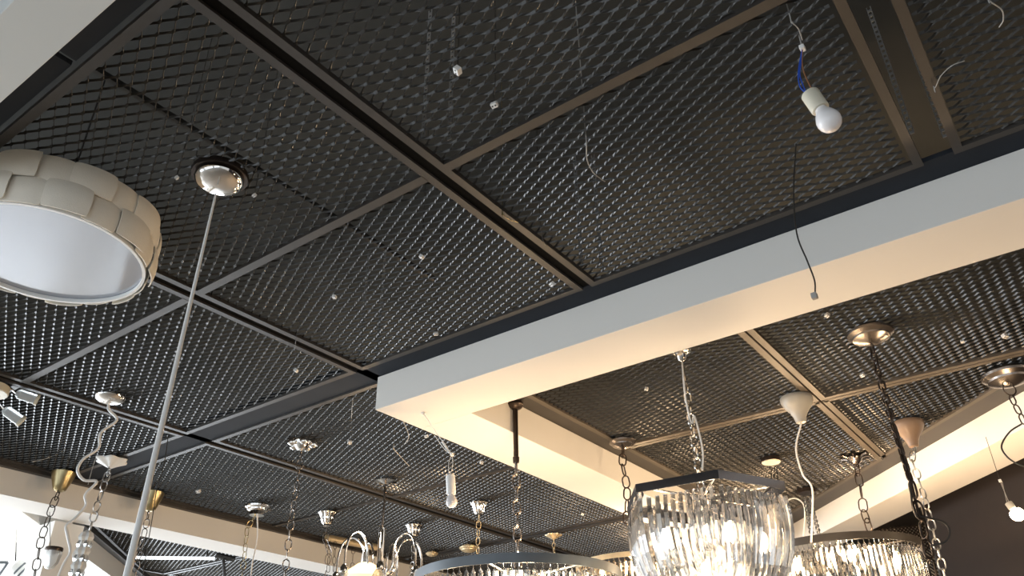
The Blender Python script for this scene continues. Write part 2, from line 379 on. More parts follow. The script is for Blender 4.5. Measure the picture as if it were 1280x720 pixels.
def hang(name, label, cat, px, py, rpx, kind, m, low=None, line='chain', lm='nickel', link=.05, lr=.0035, group=None, thick=.002, r=None, zz=CZ-.005, bolt=True):
    """a ceiling cup with what hangs from it; low = list of survey points down the chain or cord"""
    c = on_z(px, py, zz); R_ = r or size(rpx, c)
    t = thing(name, label, cat, c, group)
    canopy(kind, c, R_, m, t)
    if bolt: MB().tube([c+V((0, 0, .0)), c+V((0, 0, .07))], .006, 8).build('ceiling_bolt', M['steel'], t)
    drop = {'dome': .48, 'step': .72, 'bell': 1.66, 'ribbell': 1.55, 'disc': .4, 'thin': .32, 'bowl': 1.72, 'leaf': .65, 'lobes': .6, 'spider': .62}[kind]*R_
    q = c+V((0, 0, -drop+.004)); pts = [q]
    for p in (low or []): pts.append(like(p[0], p[1], c))
    if low:
        if line == 'chain':
            mb = MB(); mb.tube([q+V((0, 0, .01)), q-V((0, 0, .015))], .005, 8)
            for i in range(len(pts)-1): mb.chain(pts[i], pts[i+1], link, link*.58, lr, seed=i)
            mb.build('chain', M[lm], t)
        elif line == 'cord':
            MB().tube(arc(pts), thick, 8).build('cord', M[lm], t)
        elif line == 'rod':
            MB().tube(pts, thick, 10).build('rod', M[lm], t)
    return t, c, pts

# chrome cup with long pale cord (left)
t, c, p = hang('pendant_cord', 'polished chrome ceiling cup with a long straight pale cord, near the drum shade', 'ceiling cup', 274, 224, 30, 'dome', 'chrome', None)
MB().lathe(c+V((0, 0, .02)), [(size(34, c), .012), (size(35, c), 0), (size(34, c), -.012)], 36).build('cup_base', M['bronze'], t)
q = c+V((-.0, -.0, -.05)); e = like(158, 722, c); top = like(268, 250, c)
MB().tube([top+V((0, 0, .03)), top, top.lerp(e, .3), top.lerp(e, .65), e, e+(e-top).normalized()*.5], [.003, .0045, .0065, .009, .011, .012], 10).build('cord', M['cord'], t)  # thickens downward: bloom against the bright window modelled into the shape

# glass-and-chrome spot fixture at the far left edge
c = on_z(-14, 482, CZ-.02)
t = thing('spot_fixture', 'chrome ceiling fixture with two glass cylinder heads at the left edge', 'light fixture', c)
canopy('disc', c, size(24, c), 'cream', t)
for (a, b_, e_) in [((5, 478), (20, 491), (47, 500)), ((-6, 498), (5, 511), (27, 527))]:
    A, B_, E_ = like(*a, c), like(*b_, c), like(*e_, c)
    MB().tube([c+V((0, 0, -.03)), A, B_], .006, 8).build('arm', M['chrome'], t)
    h = MB().tube([B_, B_.lerp(E_, .15), B_.lerp(E_, .9), E_], [.018, .034, .034, .03], 12, flat=.9).build('lamp_head', M['frost'], t)
    d = (E_-B_).normalized(); MB().tube([E_-d*.012, E_+d*.004], .035, 16).build('head_ring', M['cream'], h)

# canopies on the lower left
hang('pendant_cord', 'beaded glass ceiling cup trailing a curly white cable, left of the long pale cord', 'ceiling cup', 138, 496, 18, 'dome', 'chrome',
     [(136, 512), (146, 525), (126, 541), (123, 560), (104, 574), (97, 588), (105, 600), (121, 602), (107, 618), (108, 630), (103, 638), (92, 650), (83, 658), (85, 672), (88, 690), (80, 705), (72, 724)], 'cord', 'cord', thick=.0085)
t, c, p = hang('glass_pendant', 'scalloped pale ceiling cup with a chain and a sparkling white pendant below', 'pendant lamp', 140, 574, 18, 'leaf', 'trimw',
     [(132, 600), (119, 640), (108, 678)], 'chain', 'steel', link=.075, lr=.005)
a, b_ = like(108, 672, c), like(94, 726, c)
n_ = 7
for i in range(n_):
    q = a.lerp(b_, i/(n_-1)); MB().lathe(q, [(.01, .05), (.035, .03), (.045, 0), (.03, -.04), (.01, -.05)], 14, rib=7, amp=.2).build('crystal_drop', M['cryst'] if i % 2 else M['trimw'], t, False)
MB().tube(arc([like(x, y, c) for x, y in [(107, 676), (96, 686), (91, 694), (95, 698), (101, 692)]]), .005, 8).build('loop_cord', M['cord'], t)
hang('brass_pendant', 'brass bell ceiling cup with a long open-link chain, leftmost of the two brass ones', 'ceiling cup', 80, 591, 14.5, 'bell', 'brass',
     [(66, 632), (52, 672), (42, 726)], 'chain', 'bronze', link=.085, lr=.0042)
hang('brass_pendant', 'brass bell ceiling cup half hidden behind the long pale cord', 'ceiling cup', 191, 616, 14, 'bell', 'brass',
     [(182, 660), (172, 700), (168, 726)], 'chain', 'nickel', link=.075, lr=.004)
def wire(name, label, pts, ref, m='wgrey', r=.0018, cat='wire', z=None):
    P_ = [on_z(a, b, z) if z else like(a, b, ref) for a, b in pts]
    P_ = [V((P_[0].x, P_[0].y, 4.40)), V((P_[0].x, P_[0].y, CZ+.05))]+P_
    return tag(MB().tube(arc(P_), r, 6).build(name, M[m]), label, cat)
wire('loose_wire', 'thin pale wire running down to the leftmost brass cup', [(92, 545), (86, 570), (81, 592)], on_z(80, 591), 'wgrey', .0022)
wire('loose_wire', 'curled thin grey wire left above the leftmost brass cup', [(80, 540), (81, 560), (72, 567), (55, 574), (40, 577)], on_z(70, 575), 'wgrey', .003)
wire('loose_wire', 'straight grey wire beside the curly white cable', [(124, 560), (117, 580), (110, 606)], on_z(140, 574), 'wgrey', .0022)
wire('loose_wire', 'thin dark wire close along the right of the long pale cord', [(211, 541), (205, 580), (196, 612), (190, 650), (183, 690), (178, 724)], on_z(205, 545), 'wblack', .003)

# bottom-left corner fittings
c = on_z(62, 640, 3.375)
t = thing('glass_cup_pendant', 'small clear glass cup pendant with brown rim at the bottom left', 'pendant lamp', c)
g = like(64, 700, c); MB().tube([c, like(63, 690, c)], .0025, 6).build('cord', M['wblack'], t)
MB().lathe(g, [(.06, .07), (.066, .05), (.055, -.02), (.03, -.06), (.01, -.07)], 24).build('glass_shade', M['frost'], t)
MB().lathe(g+V((0, 0, .08)), [(.063, .015), (.067, 0), (.063, -.015)], 24).build('rim', M['bronze'], t)
c = on_z(20, 662, 3.375)
t = thing('cylinder_spot', 'tilted white spot lamp with dark stripes at the bottom left corner', 'spot lamp', c)
a, b_ = like(18, 706, c), like(40, 724, c)
MB().tube([c, like(19, 702, c)], .008, 8).build('stem', M['chrome'], t)
MB().tube([a, a.lerp(b_, .1), b_], [.05, .062, .062], 20).build('body', M['trimw'], t)
for f in (.25, .45, .65): MB().tube([a.lerp(b_, f), a.lerp(b_, f+.08)], .0635, 20).build('stripe', M['iron'], t)
c = on_z(-2, 668, 3.375)
t = thing('track_bracket', 'dark angled track bracket at the bottom left edge', 'bracket', c)
P1, P2, P3, P4 = [like(*q, c) for q in [(-14, 703), (10, 703), (-6, 726), (4, 726)]]
MB().tube([P1, P2], .012, 6).build('rail', M['iron'], t); MB().tube([P2, P3], .010, 6).build('strut', M['iron'], t); MB().tube([P1.lerp(P2, .5), c], .008, 6).build('stem', M['iron'], t)

# chrome canopies along the lower edge
t, c, p = hang('chrome_pendant', 'stacked ribbed chrome ceiling cup with twin chains above the far beam', 'ceiling cup', 323, 630, 16, 'step', 'chrome',
     [(309, 660), (305, 700), (302, 726)], 'chain', 'brass', link=.07, lr=.0035)
MB().lathe(c+V((0, 0, .0)), [(size(9, c), 0), (size(9.5, c), -.03), (size(9, c), -.10)], 20).build('upper_cup', M['chrome'], t)
MB().tube(arc([p[0], like(322, 672, c), like(316, 700, c), like(313, 726, c)]), .006, 8).build('cord', M['cord'], t)
hang('chrome_pendant', 'many-lobed chrome and copper canopy with a long dark chain', 'ceiling cup', 378, 552, 19, 'lobes', 'chrome',
     [(372, 600), (364, 650), (355, 726)], 'chain', 'nickel', link=.07, lr=.0045)
hang('bell_canopy', 'fluted chrome bell canopy left of the arm chandelier', 'ceiling cup', 410, 640, 11.5, 'ribbell', 'chrome',
     [(407, 676), (412, 690), (405, 726)], 'chain', 'nickel', link=.09, lr=.003)
hang('bell_canopy', 'fluted chrome bell canopy right of the arm chandelier', 'ceiling cup', 518, 656, 10.5, 'ribbell', 'chrome',
     [(517, 690), (513, 724)], 'chain', 'steel', link=.07, lr=.003)
hang('bell_canopy', 'fluted chrome bell canopy right of the white bulb holder', 'ceiling cup', 599, 628, 11, 'ribbell', 'chrome',
     [(598, 660), (597, 693)], 'chain', 'goldw', link=.065, lr=.0035)
hang('bell_canopy', 'small gold bell canopy under the far dark bar', 'ceiling cup', 692, 668, 10, 'leaf', 'goldw',
     [(692, 684), (693, 697)], 'chain', 'goldw', link=.05, lr=.003)
hang('gold_canopy', 'flat gold ornate canopy just left of the ring chandelier chain', 'ceiling cup', 586, 682, 12, 'step', 'goldw', None)
hang('gold_canopy', 'tiny gold canopy over the left end of the nearest ring chandelier', 'ceiling cup', 540, 690, 8, 'step', 'goldw', None)
# tan bar canopy
a, b_ = on_z(408, 672, CZ-.03), on_z(470, 684, CZ-.03)
t = thing('bar_canopy', 'long tan ceiling bar behind the arm chandelier', 'ceiling bar', a.lerp(b_, .5))
MB().tube([a, b_], size(5, a), 14, flat=.8).build('bar', M['goldw'], t)
for (x, y, l) in [(442, 683, 30), (412, 676, 40), (419, 677, 38)]:
    q = on_z(x, y, CZ-.06); MB().chain(q, like(x-2, y+l, q), .07, .035, .003, seed=x).build('chain', M['bronze'], t)

# ------------------------------------------------------------------ arm chandelier
c = on_z(482, 601, CZ-.005)
t = thing('arm_chandelier', 'chrome chandelier with arched arms and a glowing glass bowl', 'chandelier', c)
canopy('thin', c, size(13, c), 'chrome', t)
MB().tube([c, c+V((0, 0, .3))], .003, 6).build('upper_wire', M['steel'], t)
s1, s2, hub = under(c, 660), under(c, 700), under(c, 722)
MB().tube([c, s1], .010, 10).build('rod', M['nickel'], t)
MB().tube([s1+V((0, 0, .01)), s1, hub], [.018, .026, .026], 16).build('sleeve', M['chrome'], t)
MB().lathe(hub, [(.03, .08), (.07, .06), (.06, .0), (.1, -.05), (.05, -.1), (.01, -.12)], 24).build('hub', M['chrome'], t)
for k in range(7):
    a = 2*PI*k/7+.35; d = V((math.cos(a), math.sin(a), 0))
    pts = [hub+d*.05, hub+d*.115+V((0, 0, .06)), hub+d*.13+V((0, 0, .19)), hub+d*.165+V((0, 0, .27)), hub+d*.23+V((0, 0, .305)), hub+d*.295+V((0, 0, .27)), hub+d*.33+V((0, 0, .17)), hub+d*.335+V((0, 0, .02))]
    ar = MB().tube(arc(pts), .0095, 10).build('arm', M['chrome'], t)
    e = pts[-1]
    MB().lathe(e, [(.015, .03), (.028, .01), (.03, -.02), (.02, -.03)], 16).build('lamp_cup', M['chrome'], ar)
    MB().lathe(e+V((0, 0, -.03)), [(.025, .01), (.045, -.02), (.07, -.07), (.085, -.12), (.08, -.13)], 20).build('glass_shade', M['glass'], ar)
bc = like(456, 722, c)
MB().lathe(bc, [(.03, .11), (.06, .10), (.13, .05), (.165, 0), (.15, -.06), (.08, -.12), (.02, -.14)], 32, rib=12, amp=.03).build('glass_bowl', M['bowl'], t)
MB().tube([bc+V((0, 0, .10)), bc+V((0, 0, .19))], .012, 10).build('bowl_stem', M['chrome'], t)
lamp('bowl_light', bc+V((-.1, -.1, .3)), 14)

# ------------------------------------------------------------------ ring chandeliers
_prism = {}
def prism_mesh(L, w, kind='straight'):
    k = (round(L, 3), round(w, 3), kind)
    if k in _prism: return _prism[k]
    mb = MB(); sec = [(w/2, 0), (0, w*.42), (-w/2, 0), (0, -w*.42)]
    rowz = [(.12, .022), (.12, 0), (1, -.02), (1, -L+.02), (.3, -L)]
    vs = [(x*s, y*s, z) for s, z in rowz for x, y in sec]; fs = [(0, 1, 2, 3), (19, 18, 17, 16)]
    for i in range(4):
        for q in range(4): fs.append((4*i+q, 4*i+(q+1) % 4, 4*i+4+(q+1) % 4, 4*i+4+q))
    mb.add(vs, fs)
    me = bpy.data.meshes.new('crystal_prism'); me.from_pydata([tuple(v) for v in mb.v], [], mb.f); me.materials.append(M['cryst']); _prism[k] = me
    return me
def ring(label, c, R, L, n, top, group='ring chandeliers', canopyk='disc', cr=.06, bandm='iron', bh=.05, bulbs=6, power=40, chain_m='nickel', line='chain'):
    t = thing('ring_chandelier', label, 'chandelier', top, group)
    k = 72; vs = []; fs = []
    prof = [(R, 0), (R, bh), (R-.02, bh), (R-.02, bh-.008), (R-.006, bh-.008), (R-.006, 0)]
    for i in range(k):
        a = 2*PI*i/k
        for r_, z_ in prof: vs.append(c+V((r_*math.cos(a), r_*math.sin(a), z_)))
    m_ = len(prof)
    for i in range(k):
        j = (i+1) % k
        for q in range(m_): fs.append((i*m_+q, j*m_+q, j*m_+(q+1) % m_, i*m_+(q+1) % m_))
    MB().add(vs, fs).build('ring_band', M[bandm], t)
    for s in range(3):
        a = PI*s/3+.3; d = V((math.cos(a), math.sin(a), 0))*(R-.015); MB().tube([c-d+V((0, 0, bh*.6)), c+d+V((0, 0, bh*.6))], .007, 8).build('spoke', M[bandm], t)
    MB().lathe(c+V((0, 0, bh*.6)), [(.03, .05), (.05, .02), (.05, -.03), (.02, -.06)], 20).build('hub', M[bandm], t)
    if line == 'chain':
        hooks = c+V((0, 0, bh+.04))
        MB().chain(top, hooks, .085, .042, .0065).build('chain', M[chain_m], t)
    proto = None
    for i in range(n):
        a = 2*PI*i/n
        o = bpy.data.objects.new('crystal_prism', prism_mesh(L, 2*PI*R/n*.74)); C.objects.link(o); o.parent = t
        o.location = c+V(((R-.024)*math.cos(a), (R-.024)*math.sin(a), -.012))-ORG[t]; o.rotation_euler = (0, 0, a+PI/2+random.uniform(-.12, .12))
    for i in range(bulbs):
        a = 2*PI*i/bulbs+.5; q = c+V((R*.68*math.cos(a), R*.68*math.sin(a), -.03))
        h = MB().tube([q+V((0, 0, .04)), q+V((0, 0, .0))], .014, 10).build('bulb_holder', M['chrome'], t)
        MB().lathe(q, [(.012, .0), (.022, -.03), (.018, -.07), (.004, -.10)], 14).build('candle_bulb', M['bulb'], h)
    for i in range(2):
        a = PI*i+.9; lamp('ring_light', c+V((R*.4*math.cos(a), R*.4*math.sin(a), .0)), power/2, r=.06)
    return t
top = on_z(644, 503); c = under(top, 731); R1 = size(130, c)
t = ring('nearest ring chandelier of clear prisms with a steel blue band, below the dark rod', c, R1, .30, 88, top+V((0, 0, -.40)), power=42)
MB().tube([top+V((0, 0, 0)), top+V((0, 0, -.02)), top+V((0, 0, -.02))], .03, 14).build('rod_base', M['bronze'], t)
MB().tube([top, top+V((0, 0, -.36)), top+V((0, 0, -.365)), top+V((0, 0, -.40))], [.016, .016, .021, .019], 14).build('rod', M['bronze'], t)
MB().lathe(top+V((0, 0, -.0)), [(.05, 0), (.055, -.02), (.04, -.04), (.02, -.05)], 20).build('ceiling_cup', M['bronze'], t)
# right ring
top = on_z(1008, 612, CZ-.005); c = like(1066, 694, top); c.z = c.z
t3c = on_z(1012, 612, CZ-.005)
top = V((t3c.x, t3c.y, t3c.z))
d = sight(1048, 697); c = EYE + d*(6.3/math.hypot(d.x, d.y)); R3 = size(99, c)
tp = V((c.x, c.y, CZ))
t = ring('lit ring chandelier of smoky prisms with a brown band, at lower right', c, R3, .42, 96, V((c.x, c.y, c.z+.05)), bandm='bar', power=74, line='none')
cup = on_z(1008, 612, CZ-.005); canopy('disc', cup, size(11.5, cup), 'bronze', t)
for (a, b_) in [((1006, 622), (1018, 686)), ((1012, 622), (1028, 684))]:
    MB().chain(like(*a, cup), like(*b_, c), .06, .032, .0045, seed=a[0]).build('chain', M['steel'], t)
# small one behind
d = sight(800, 712); c = EYE + d*(7.3/math.hypot(d.x, d.y)); R2 = size(80, c)
tpp = V((c.x, c.y, CZ))
t = ring('small lit ring chandelier peeking out behind the crystal bowl chandelier', c, R2, .30, 72, V((c.x, c.y, CZ-.03)), bandm='goldw', bh=.04, power=45)
canopy('disc', V((c.x, c.y, CZ-.0)), .05, 'goldw', t)

# ------------------------------------------------------------------ six-sided crystal bowl chandelier
top = on_z(851, 438, CZ-.005)
c = like(879, 629, top)
top = V((c.x, c.y, CZ-.005)) if False else top
R = size(103, c); vx = math.atan2(-c.y, -c.x)
t = thing('crystal_bowl_chandelier', 'large crystal bowl chandelier with a six-sided mirrored frame', 'chandelier', top)
canopy('dome', top, size(13, top), 'glass', t)
MB().lathe(top+V((0, 0, -.01)), [(.02, 0), (.03, -.02), (.02, -.05), (.008, -.06)], 18).build('cup_stem', M['chrome'], t)
def hexp(r, rot): return [(c.x+r*math.cos(vx+rot+k*PI/3), c.y+r*math.sin(vx+rot+k*PI/3)) for k in range(6)]
rot = math.radians(12)
vs = []; fs = []; bh = .042
for r_, z_ in [(R, 0), (R, bh), (R-.07, bh), (R-.07, bh-.006), (R-.006, bh-.006), (R-.006, 0)]:
    vs += [(x, y, c.z+z_) for x, y in hexp(r_, rot)]
for a in range(6):
    for k in range(6): fs.append((a*6+k, a*6+(k+1) % 6, ((a+1) % 6)*6+(k+1) % 6, ((a+1) % 6)*6+k))
MB().add(vs, fs).build('hexagonal_frame', M['mirror'], t, False)
hx = hexp(R-.03, rot)
for k in range(3):
    a, b_ = V((*hx[k], c.z+.03)), V((*hx[k+3], c.z+.03)); MB().tube([a, b_], .006, 8).build('spoke', M['chrome'], t)
MB().lathe(c+V((0, 0, .03)), [(.05, .02), (.06, 0), (.03, -.04)], 20).build('hub', M['chrome'], t)
mb = MB(); cc = V((c.x, c.y, c.z+.05)); low = top+V((0, 0, -.06))
mb.tube([low, low.lerp(cc, .18)], .006, 8); mb.chain(low.lerp(cc, .18), cc, .07, .036, .0048); mb.build('chain', M['chrome'], t)
MB().tube(arc([low, low.lerp(cc, .3)+V((-.03, .0, 0)), low.lerp(cc, .5), like(868, 520, top), like(878, 560, top), like(878, 588, c)]), .005, 8).build('cord', M['cord'], t)
# curved crystal bars
def bar_mesh(rx, dz, w, name):
    """bar from (0,0,0) curving inwards by rx and down by dz"""
    mb = MB(); N = 11; vs = []; 
    for i in range(N):
        f = i/(N-1); th = f*PI/2*.98
        x = rx*(1-math.cos(th)); bulge = .09*math.sin(PI*min(1, f*1.35))*(1 if f < .74 else 1)
        z = -dz*math.sin(th); xo = -x+bulge*.28
        tx, tz = rx*math.sin(th), dz*math.cos(th); l = math.hypot(tx, tz) or 1; nx, nz = tz/l, -tx/l
        ww = w*(1-.35*f)
        for a, b_ in [(-.5, 0), (.5, 0), (0, .75)]:
            vs.append((xo+nx*b_*ww, a*ww, z+nz*b_*ww))
    fs = [(2, 1, 0), (3*(N-1), 3*(N-1)+1, 3*(N-1)+2)]
    for i in range(N-1):
        for q in range(3): fs.append((3*i+q, 3*i+(q+1) % 3, 3*i+3+(q+1) % 3, 3*i+3+q))
    me = bpy.data.meshes.new(name); me.from_pydata(vs, [], fs); me.materials.append(M['cryst']); return me
bm1 = bar_mesh(R*.80, .56, .026, 'crystal_bar'); bm2 = bar_mesh(R*.50, .36, .02, 'crystal_bar')
def hexr(a, r):
    b = (a-vx-rot) % (PI/3)-PI/6; return r*math.cos(PI/6)/math.cos(b)
for n_, rr, me, dz in [(60, R-.015, bm1, -.03), (36, R*.62, bm2, -.03)]:
    for i in range(n_):
        a = 2*PI*i/n_; r_ = hexr(a, rr) if n_ == 60 else rr
        o = bpy.data.objects.new('crystal_bar', me); C.objects.link(o); o.parent = t
        o.location = c+V((r_*math.cos(a), r_*math.sin(a), dz))-ORG[t]; o.rotation_euler = (0, 0, a)
MB().lathe(c+V((0, 0, -.56)), [(.09, .02), (.10, 0), (.05, -.03), (.01, -.05)], 24).build('finial', M['chrome'], t)
MB().tube([c+V((0, 0, .0)), c+V((0, 0, -.55))], .008, 8).build('centre_rod', M['chrome'], t)
for i in range(10):
    a = 2*PI*i/10+.2; rr = .15 if i % 2 else .27; q = c+V((rr*math.cos(a), rr*math.sin(a), -.16-.16*(i % 2)))
    h = MB().tube([q+V((0, 0, .05)), q], .012, 10).build('bulb_holder', M['chrome'], t)
    MB().lathe(q, [(.012, 0), (.024, -.03), (.02, -.07), (.004, -.1)], 14).build('candle_bulb', M['bulb'], h)
lamp('bowl_light', c+V((0, 0, -.46)), 22, r=.15)

# ------------------------------------------------------------------ canopies in the recess
hang('chain_canopy', 'bronze ribbed ceiling cup with a dark chain left of the crystal bowl', 'ceiling cup', 778, 549, 17, 'step', 'nickel',
     [(778, 580), (784, 610), (783, 655)], 'chain', 'bronze', link=.085, lr=.0055)
hang('ceramic_canopy', 'white ceramic bell canopy with a curving pale cord', 'ceiling cup', 995, 497, 20, 'bowl', 'ceramic',
     [(995, 560), (1003, 592), (1015, 610), (1015, 650), (1014, 678)], 'cord', 'cord', thick=.006)
t, c_, p = hang('disc_canopy', 'small round dark-rimmed canopy with pale face, right of the crystal bowl frame', 'ceiling cup', 963, 573, 12, 'disc', 'bronze', None)
MB().lathe(c_+V((0, 0, -.4*size(12, c_))), [(size(11.5, c_), 0), (size(11, c_), -.006), (.002, -.007)], 30).build('face_plate', M['cream'], t)
for (a, b_) in [((964, 583), (967, 640)), ((968, 584), (972, 700)), ((971, 583), (984, 700))]:
    MB().tube([like(*a, c_), like(*b_, c_)], .004, 6).build('suspension_wire', M['chrome'], t)
t, c_, p = hang('chain_canopy', 'large polished metal dome canopy with a long dark chain', 'ceiling cup', 1086, 411, 28, 'step', 'nickel', None)
s_ = like(1089, 432, c_)
mb = MB(); pts = [s_, like(1099, 470, c_), like(1116, 530, c_), like(1138, 600, c_), like(1152, 650, c_), like(1168, 724, c_)]
mb.tube([c_+V((0, 0, -.6*size(28, c_))), s_], .006, 8)
for i in range(3): mb.chain(pts[i], pts[i+1], .05, .028, .0055, seed=i)
mb.chain(pts[3], pts[4], .085, .045, .006); mb.chain(pts[4], pts[5], .085, .045, .006)
mb.build('chain', M['bronze'], t)
MB().tube(arc([like(1137, 600, c_), like(1143, 640, c_), like(1160, 647, c_), like(1180, 653, c_), like(1187, 665, c_), like(1182, 677, c_), like(1165, 682, c_)]), .005, 8).build('loop_cord', M['wblack'], t)
MB().tube([like(1112, 515, c_), like(1138, 600, c_), like(1150, 650, c_)], .007, 8).build('cord', M['bronze'], t)
t, c_, p = hang('ceramic_canopy', 'brown ceramic bell canopy near the slanting beam with a slim chain', 'ceiling cup', 1134, 528, 19, 'bowl', 'tanc',
     [(1140, 575), (1152, 610), (1163, 650), (1182, 724)], 'chain', 'steel', link=.07, lr=.0048)
hang('spider_canopy', 'dark copper canopy with six stubby arms and a chain, before the slanting beam', 'ceiling cup', 1068, 571, 18, 'spider', 'nickel',
     [(1075, 606), (1080, 640), (1087, 662)], 'chain', 'bronze', link=.10, lr=.005)
t, c_, p = hang('chain_canopy', 'ribbed copper and black canopy at the right edge with a ring and chain', 'ceiling cup', 1257, 463, 30, 'step', 'nickel',
     None)
a = like(1262, 487, c_)
MB().tube([a+RT*(size(7.5, c_)*math.sin(x))+V((0, 0, size(7.5, c_)*math.cos(x))) for x in [2*PI*i/20 for i in range(20)]], .004, 6, closed=True).build('ring', M['bronze'], t)
MB().chain(like(1263, 494, c_), like(1281, 530, c_), .06, .034, .0045).build('chain', M['bronze'], t)
MB().tube(arc([like(1277, 530, c_), like(1262, 540, c_), like(1252, 557, c_), like(1258, 570, c_), like(1272, 580, c_), like(1290, 586, c_)]), .005, 8).build('loop_cord', M['wblack'], t)
# rings chandelier cord loop
c_ = on_z(1008, 612)
t = thing('loose_cable', 'pale looping cord above the left end of the lit ring chandelier', 'cable', like(1004, 640, c_))
MB().tube(arc([like(x, y, c_) for x, y in [(980, 666), (978, 640), (983, 627), (994, 623), (1004, 630), (1006, 645), (1004, 672)]]), .0065, 8).build('cord', M['cord'], t)

# ------------------------------------------------------------------ hanging bulbs
def bulb_holder(name, label, a, b_, e_, r_s, r_b, wires, conn, hm='cream', bm='opal', lit=False, cz=None):
    t = thing(name, label, 'light bulb', conn)
    d = (e_-a).normalized()
    for i, (pts, m_) in enumerate(wires): MB().tube(arc(pts), .0019, 6).build('wire', M[m_], t)
    MB().box(conn, (.022, .016, .016)).build('terminal_block', M['plastic'], t, False, .002)
    MB().tube([a, a+d*.004, b_-d*.003, b_], [r_s*.8, r_s, r_s*.98, r_s*.9], 24).build('socket', M[hm], t)
    q = d.to_track_quat('Z', 'Y').to_matrix(); L = (e_-b_).length
    R_ = r_b; o = MB().lathe(b_, [(r_s*.62, -.003), (r_s*.68, .008), (R_*.80, max(.012, L-1.75*R_)), (R_*.97, L-1.3*R_), (R_, L-R_), (R_*.95, L-.7*R_), (R_*.8, L-.4*R_), (R_*.5, L-.13*R_), (R_*.2, L-.02*R_), (.001, L)], 28, ax=q).build('bulb', M[bm], t)
    return t
cn = on_z(1003, 60, CZ-.04); ref = cn
dd = (on_z(1003, 60, CZ-.04)-EYE).length
b1 = like(1012, 117, ref); b2 = like(1026, 137, ref); b3 = like(1044, 161, ref)
bulb_holder('hanging_bulb', 'white bulb in a beige socket on blue and brown wires at top right', b1, b2, b3, size(11.5, b2), size(15.5, b3),
    [([cn, like(1001, 80, ref), like(1000, 95, ref), like(1008, 117, ref)], 'blue'), ([cn, like(998, 90, ref), like(1000, 108, ref), like(1009, 118, ref)], 'blue'),
     ([cn, like(1003, 82, ref), like(1008, 98, ref), like(1016, 114, ref)], 'brown'), ([cn+V((0, 0, .06)), cn], 'wgrey')], cn)
# white bulb holder below the beam corner
so = on_z(529, 516, BZ)
cn = like(565, 568, so)
q1, q2, q3 = like(563, 594, so), like(564, 618, so), like(565, 635, so)
t = bulb_holder('hanging_bulb', 'white bulb in a long white holder hanging below the beam corner', q1, q2, q3, size(6, q2), size(7.2, q3),
    [([so, like(545, 540, so), cn], 'cord'), ([like(543, 544, so), like(556, 562, so), cn], 'cord'), ([cn, like(561, 578, so), like(561, 590, so), q1], 'cord'), ([cn, like(566, 580, so), q1], 'cord')], cn, hm='plastic')
MB().lathe(so, [(.012, .0), (.012, -.006), (.004, -.01)], 14).build('ceiling_plug', M['plastic'], t)
MB().tube([like(553, 552, so), like(562, 566, so)], .007, 8).build('sleeve', M['plastic'], t)
# lit bulb at right edge
tp_ = on_z(1247, 585, BZ+.2)
tp_ = like(1247, 590, V((5.9, .35, 0))); cn = like(1250, 601, tp_)
q1, q2, q3 = like(1260, 628, tp_), like(1266, 636, tp_), like(1278, 650, tp_)
t = bulb_holder('hanging_bulb', 'glowing bulb hanging on thin wires before the dark wall at right', q1, q2, q3, size(4.5, q2), size(8.5, q3),
    [([cn, q1+RT*.006], 'wgrey'), ([cn+RT*.012, q1-RT*.006], 'wgrey'), ([V((cn.x, cn.y, BZ)), cn], 'wblack')], cn, hm='ceramic', bm='bulb')
lamp('bulb_light', q3+(q3-q1).normalized()*.06, 7, r=.04)

# ------------------------------------------------------------------ connectors and loose wires on the mesh
def block(px, py, label, s=.024, tail=None, z=CZ-.02, wm='wblack', up=True):
    q = on_z(px, py, z); t = thing('terminal_block', label, 'wire connector', q, 'white terminal blocks under the mesh')
    R_ = Matrix.Rotation(random.uniform(0, 3), 3, 'Z') @ Matrix.Rotation(random.uniform(.2, .8), 3, 'X')
    mb = MB(); mb.box(q, (s, s*.8, s*.7), R_); mb.build('block', M['plastic'], t, False, s*.08)
    mb = MB()
    for k in (-1, 1): mb.tube([q+R_ @ V((k*s*.25, 0, -s*.38)), q+R_ @ V((k*s*.25, 0, -s*.28))], s*.14, 8)
    mb.build('screw_holes', M['wblack'], t, False)
    tl = [V((on_z(*tail[0], CZ).x, on_z(*tail[0], CZ).y, 4.40))]+[on_z(*p_, CZ+.0) if i == 0 else like(*p_, q) for i, p_ in enumerate(tail)]+[q] if tail else [V((q.x, q.y, 4.40)), q]
    MB().tube(arc(tl) if len(tl) > 2 else tl, .0016, 6).build('wire', M[wm], t)
block(572, 88, 'larger white terminal block at top centre beside the steel strap', .028)
block(618, 131, 'white terminal block with two holes below a short wire, top centre', .024, tail=[(619, 95), (617, 115)])
block(690, 355, 'white terminal block hanging beside the long dark bar', .024, tail=[(676, 286), (692, 310), (693, 335)])
block(418, 371, 'white terminal block alone in the mesh left of the beam corner', .022)
block(527, 321, 'small white terminal block in the middle of the central mesh', .022)
block(545, 417, 'white terminal block just above the beam corner edge', .022)
block(370, 463, 'white terminal block on a wire over the glinting mesh', .026, tail=[(371, 418), (369, 440)])
block(437, 553, 'white terminal block on thin wires left of the beam corner', .028, tail=[(441, 500), (439, 530)], wm='wgrey')
block(318, 244, 'tiny white terminal block right of the round chrome cup', .016)
block(221, 222, 'tiny white terminal block left of the round chrome cup', .016)
block(248, 614, 'white terminal block over the dark mesh above the far beam', .034)
block(602, 578, 'small white terminal block right of the white bulb holder', .026)
block(728, 643, 'small white terminal block below the inner beam', .028)
block(533, 545, 'small white terminal block left of the white bulb holder wires', .026)
block(1034, 394, 'pale terminal block left of the chrome dome canopy', .026)
block(1078, 469, 'pale terminal block under the chrome dome canopy', .026)
block(1256, 420, 'pale terminal block near the right edge above the ribbed canopy', .03)
block(1203, 427, 'faint terminal block between the dome and ribbed canopies', .018)
block(808, 486, 'faint grey terminal block left of the crystal bowl chain', .026)
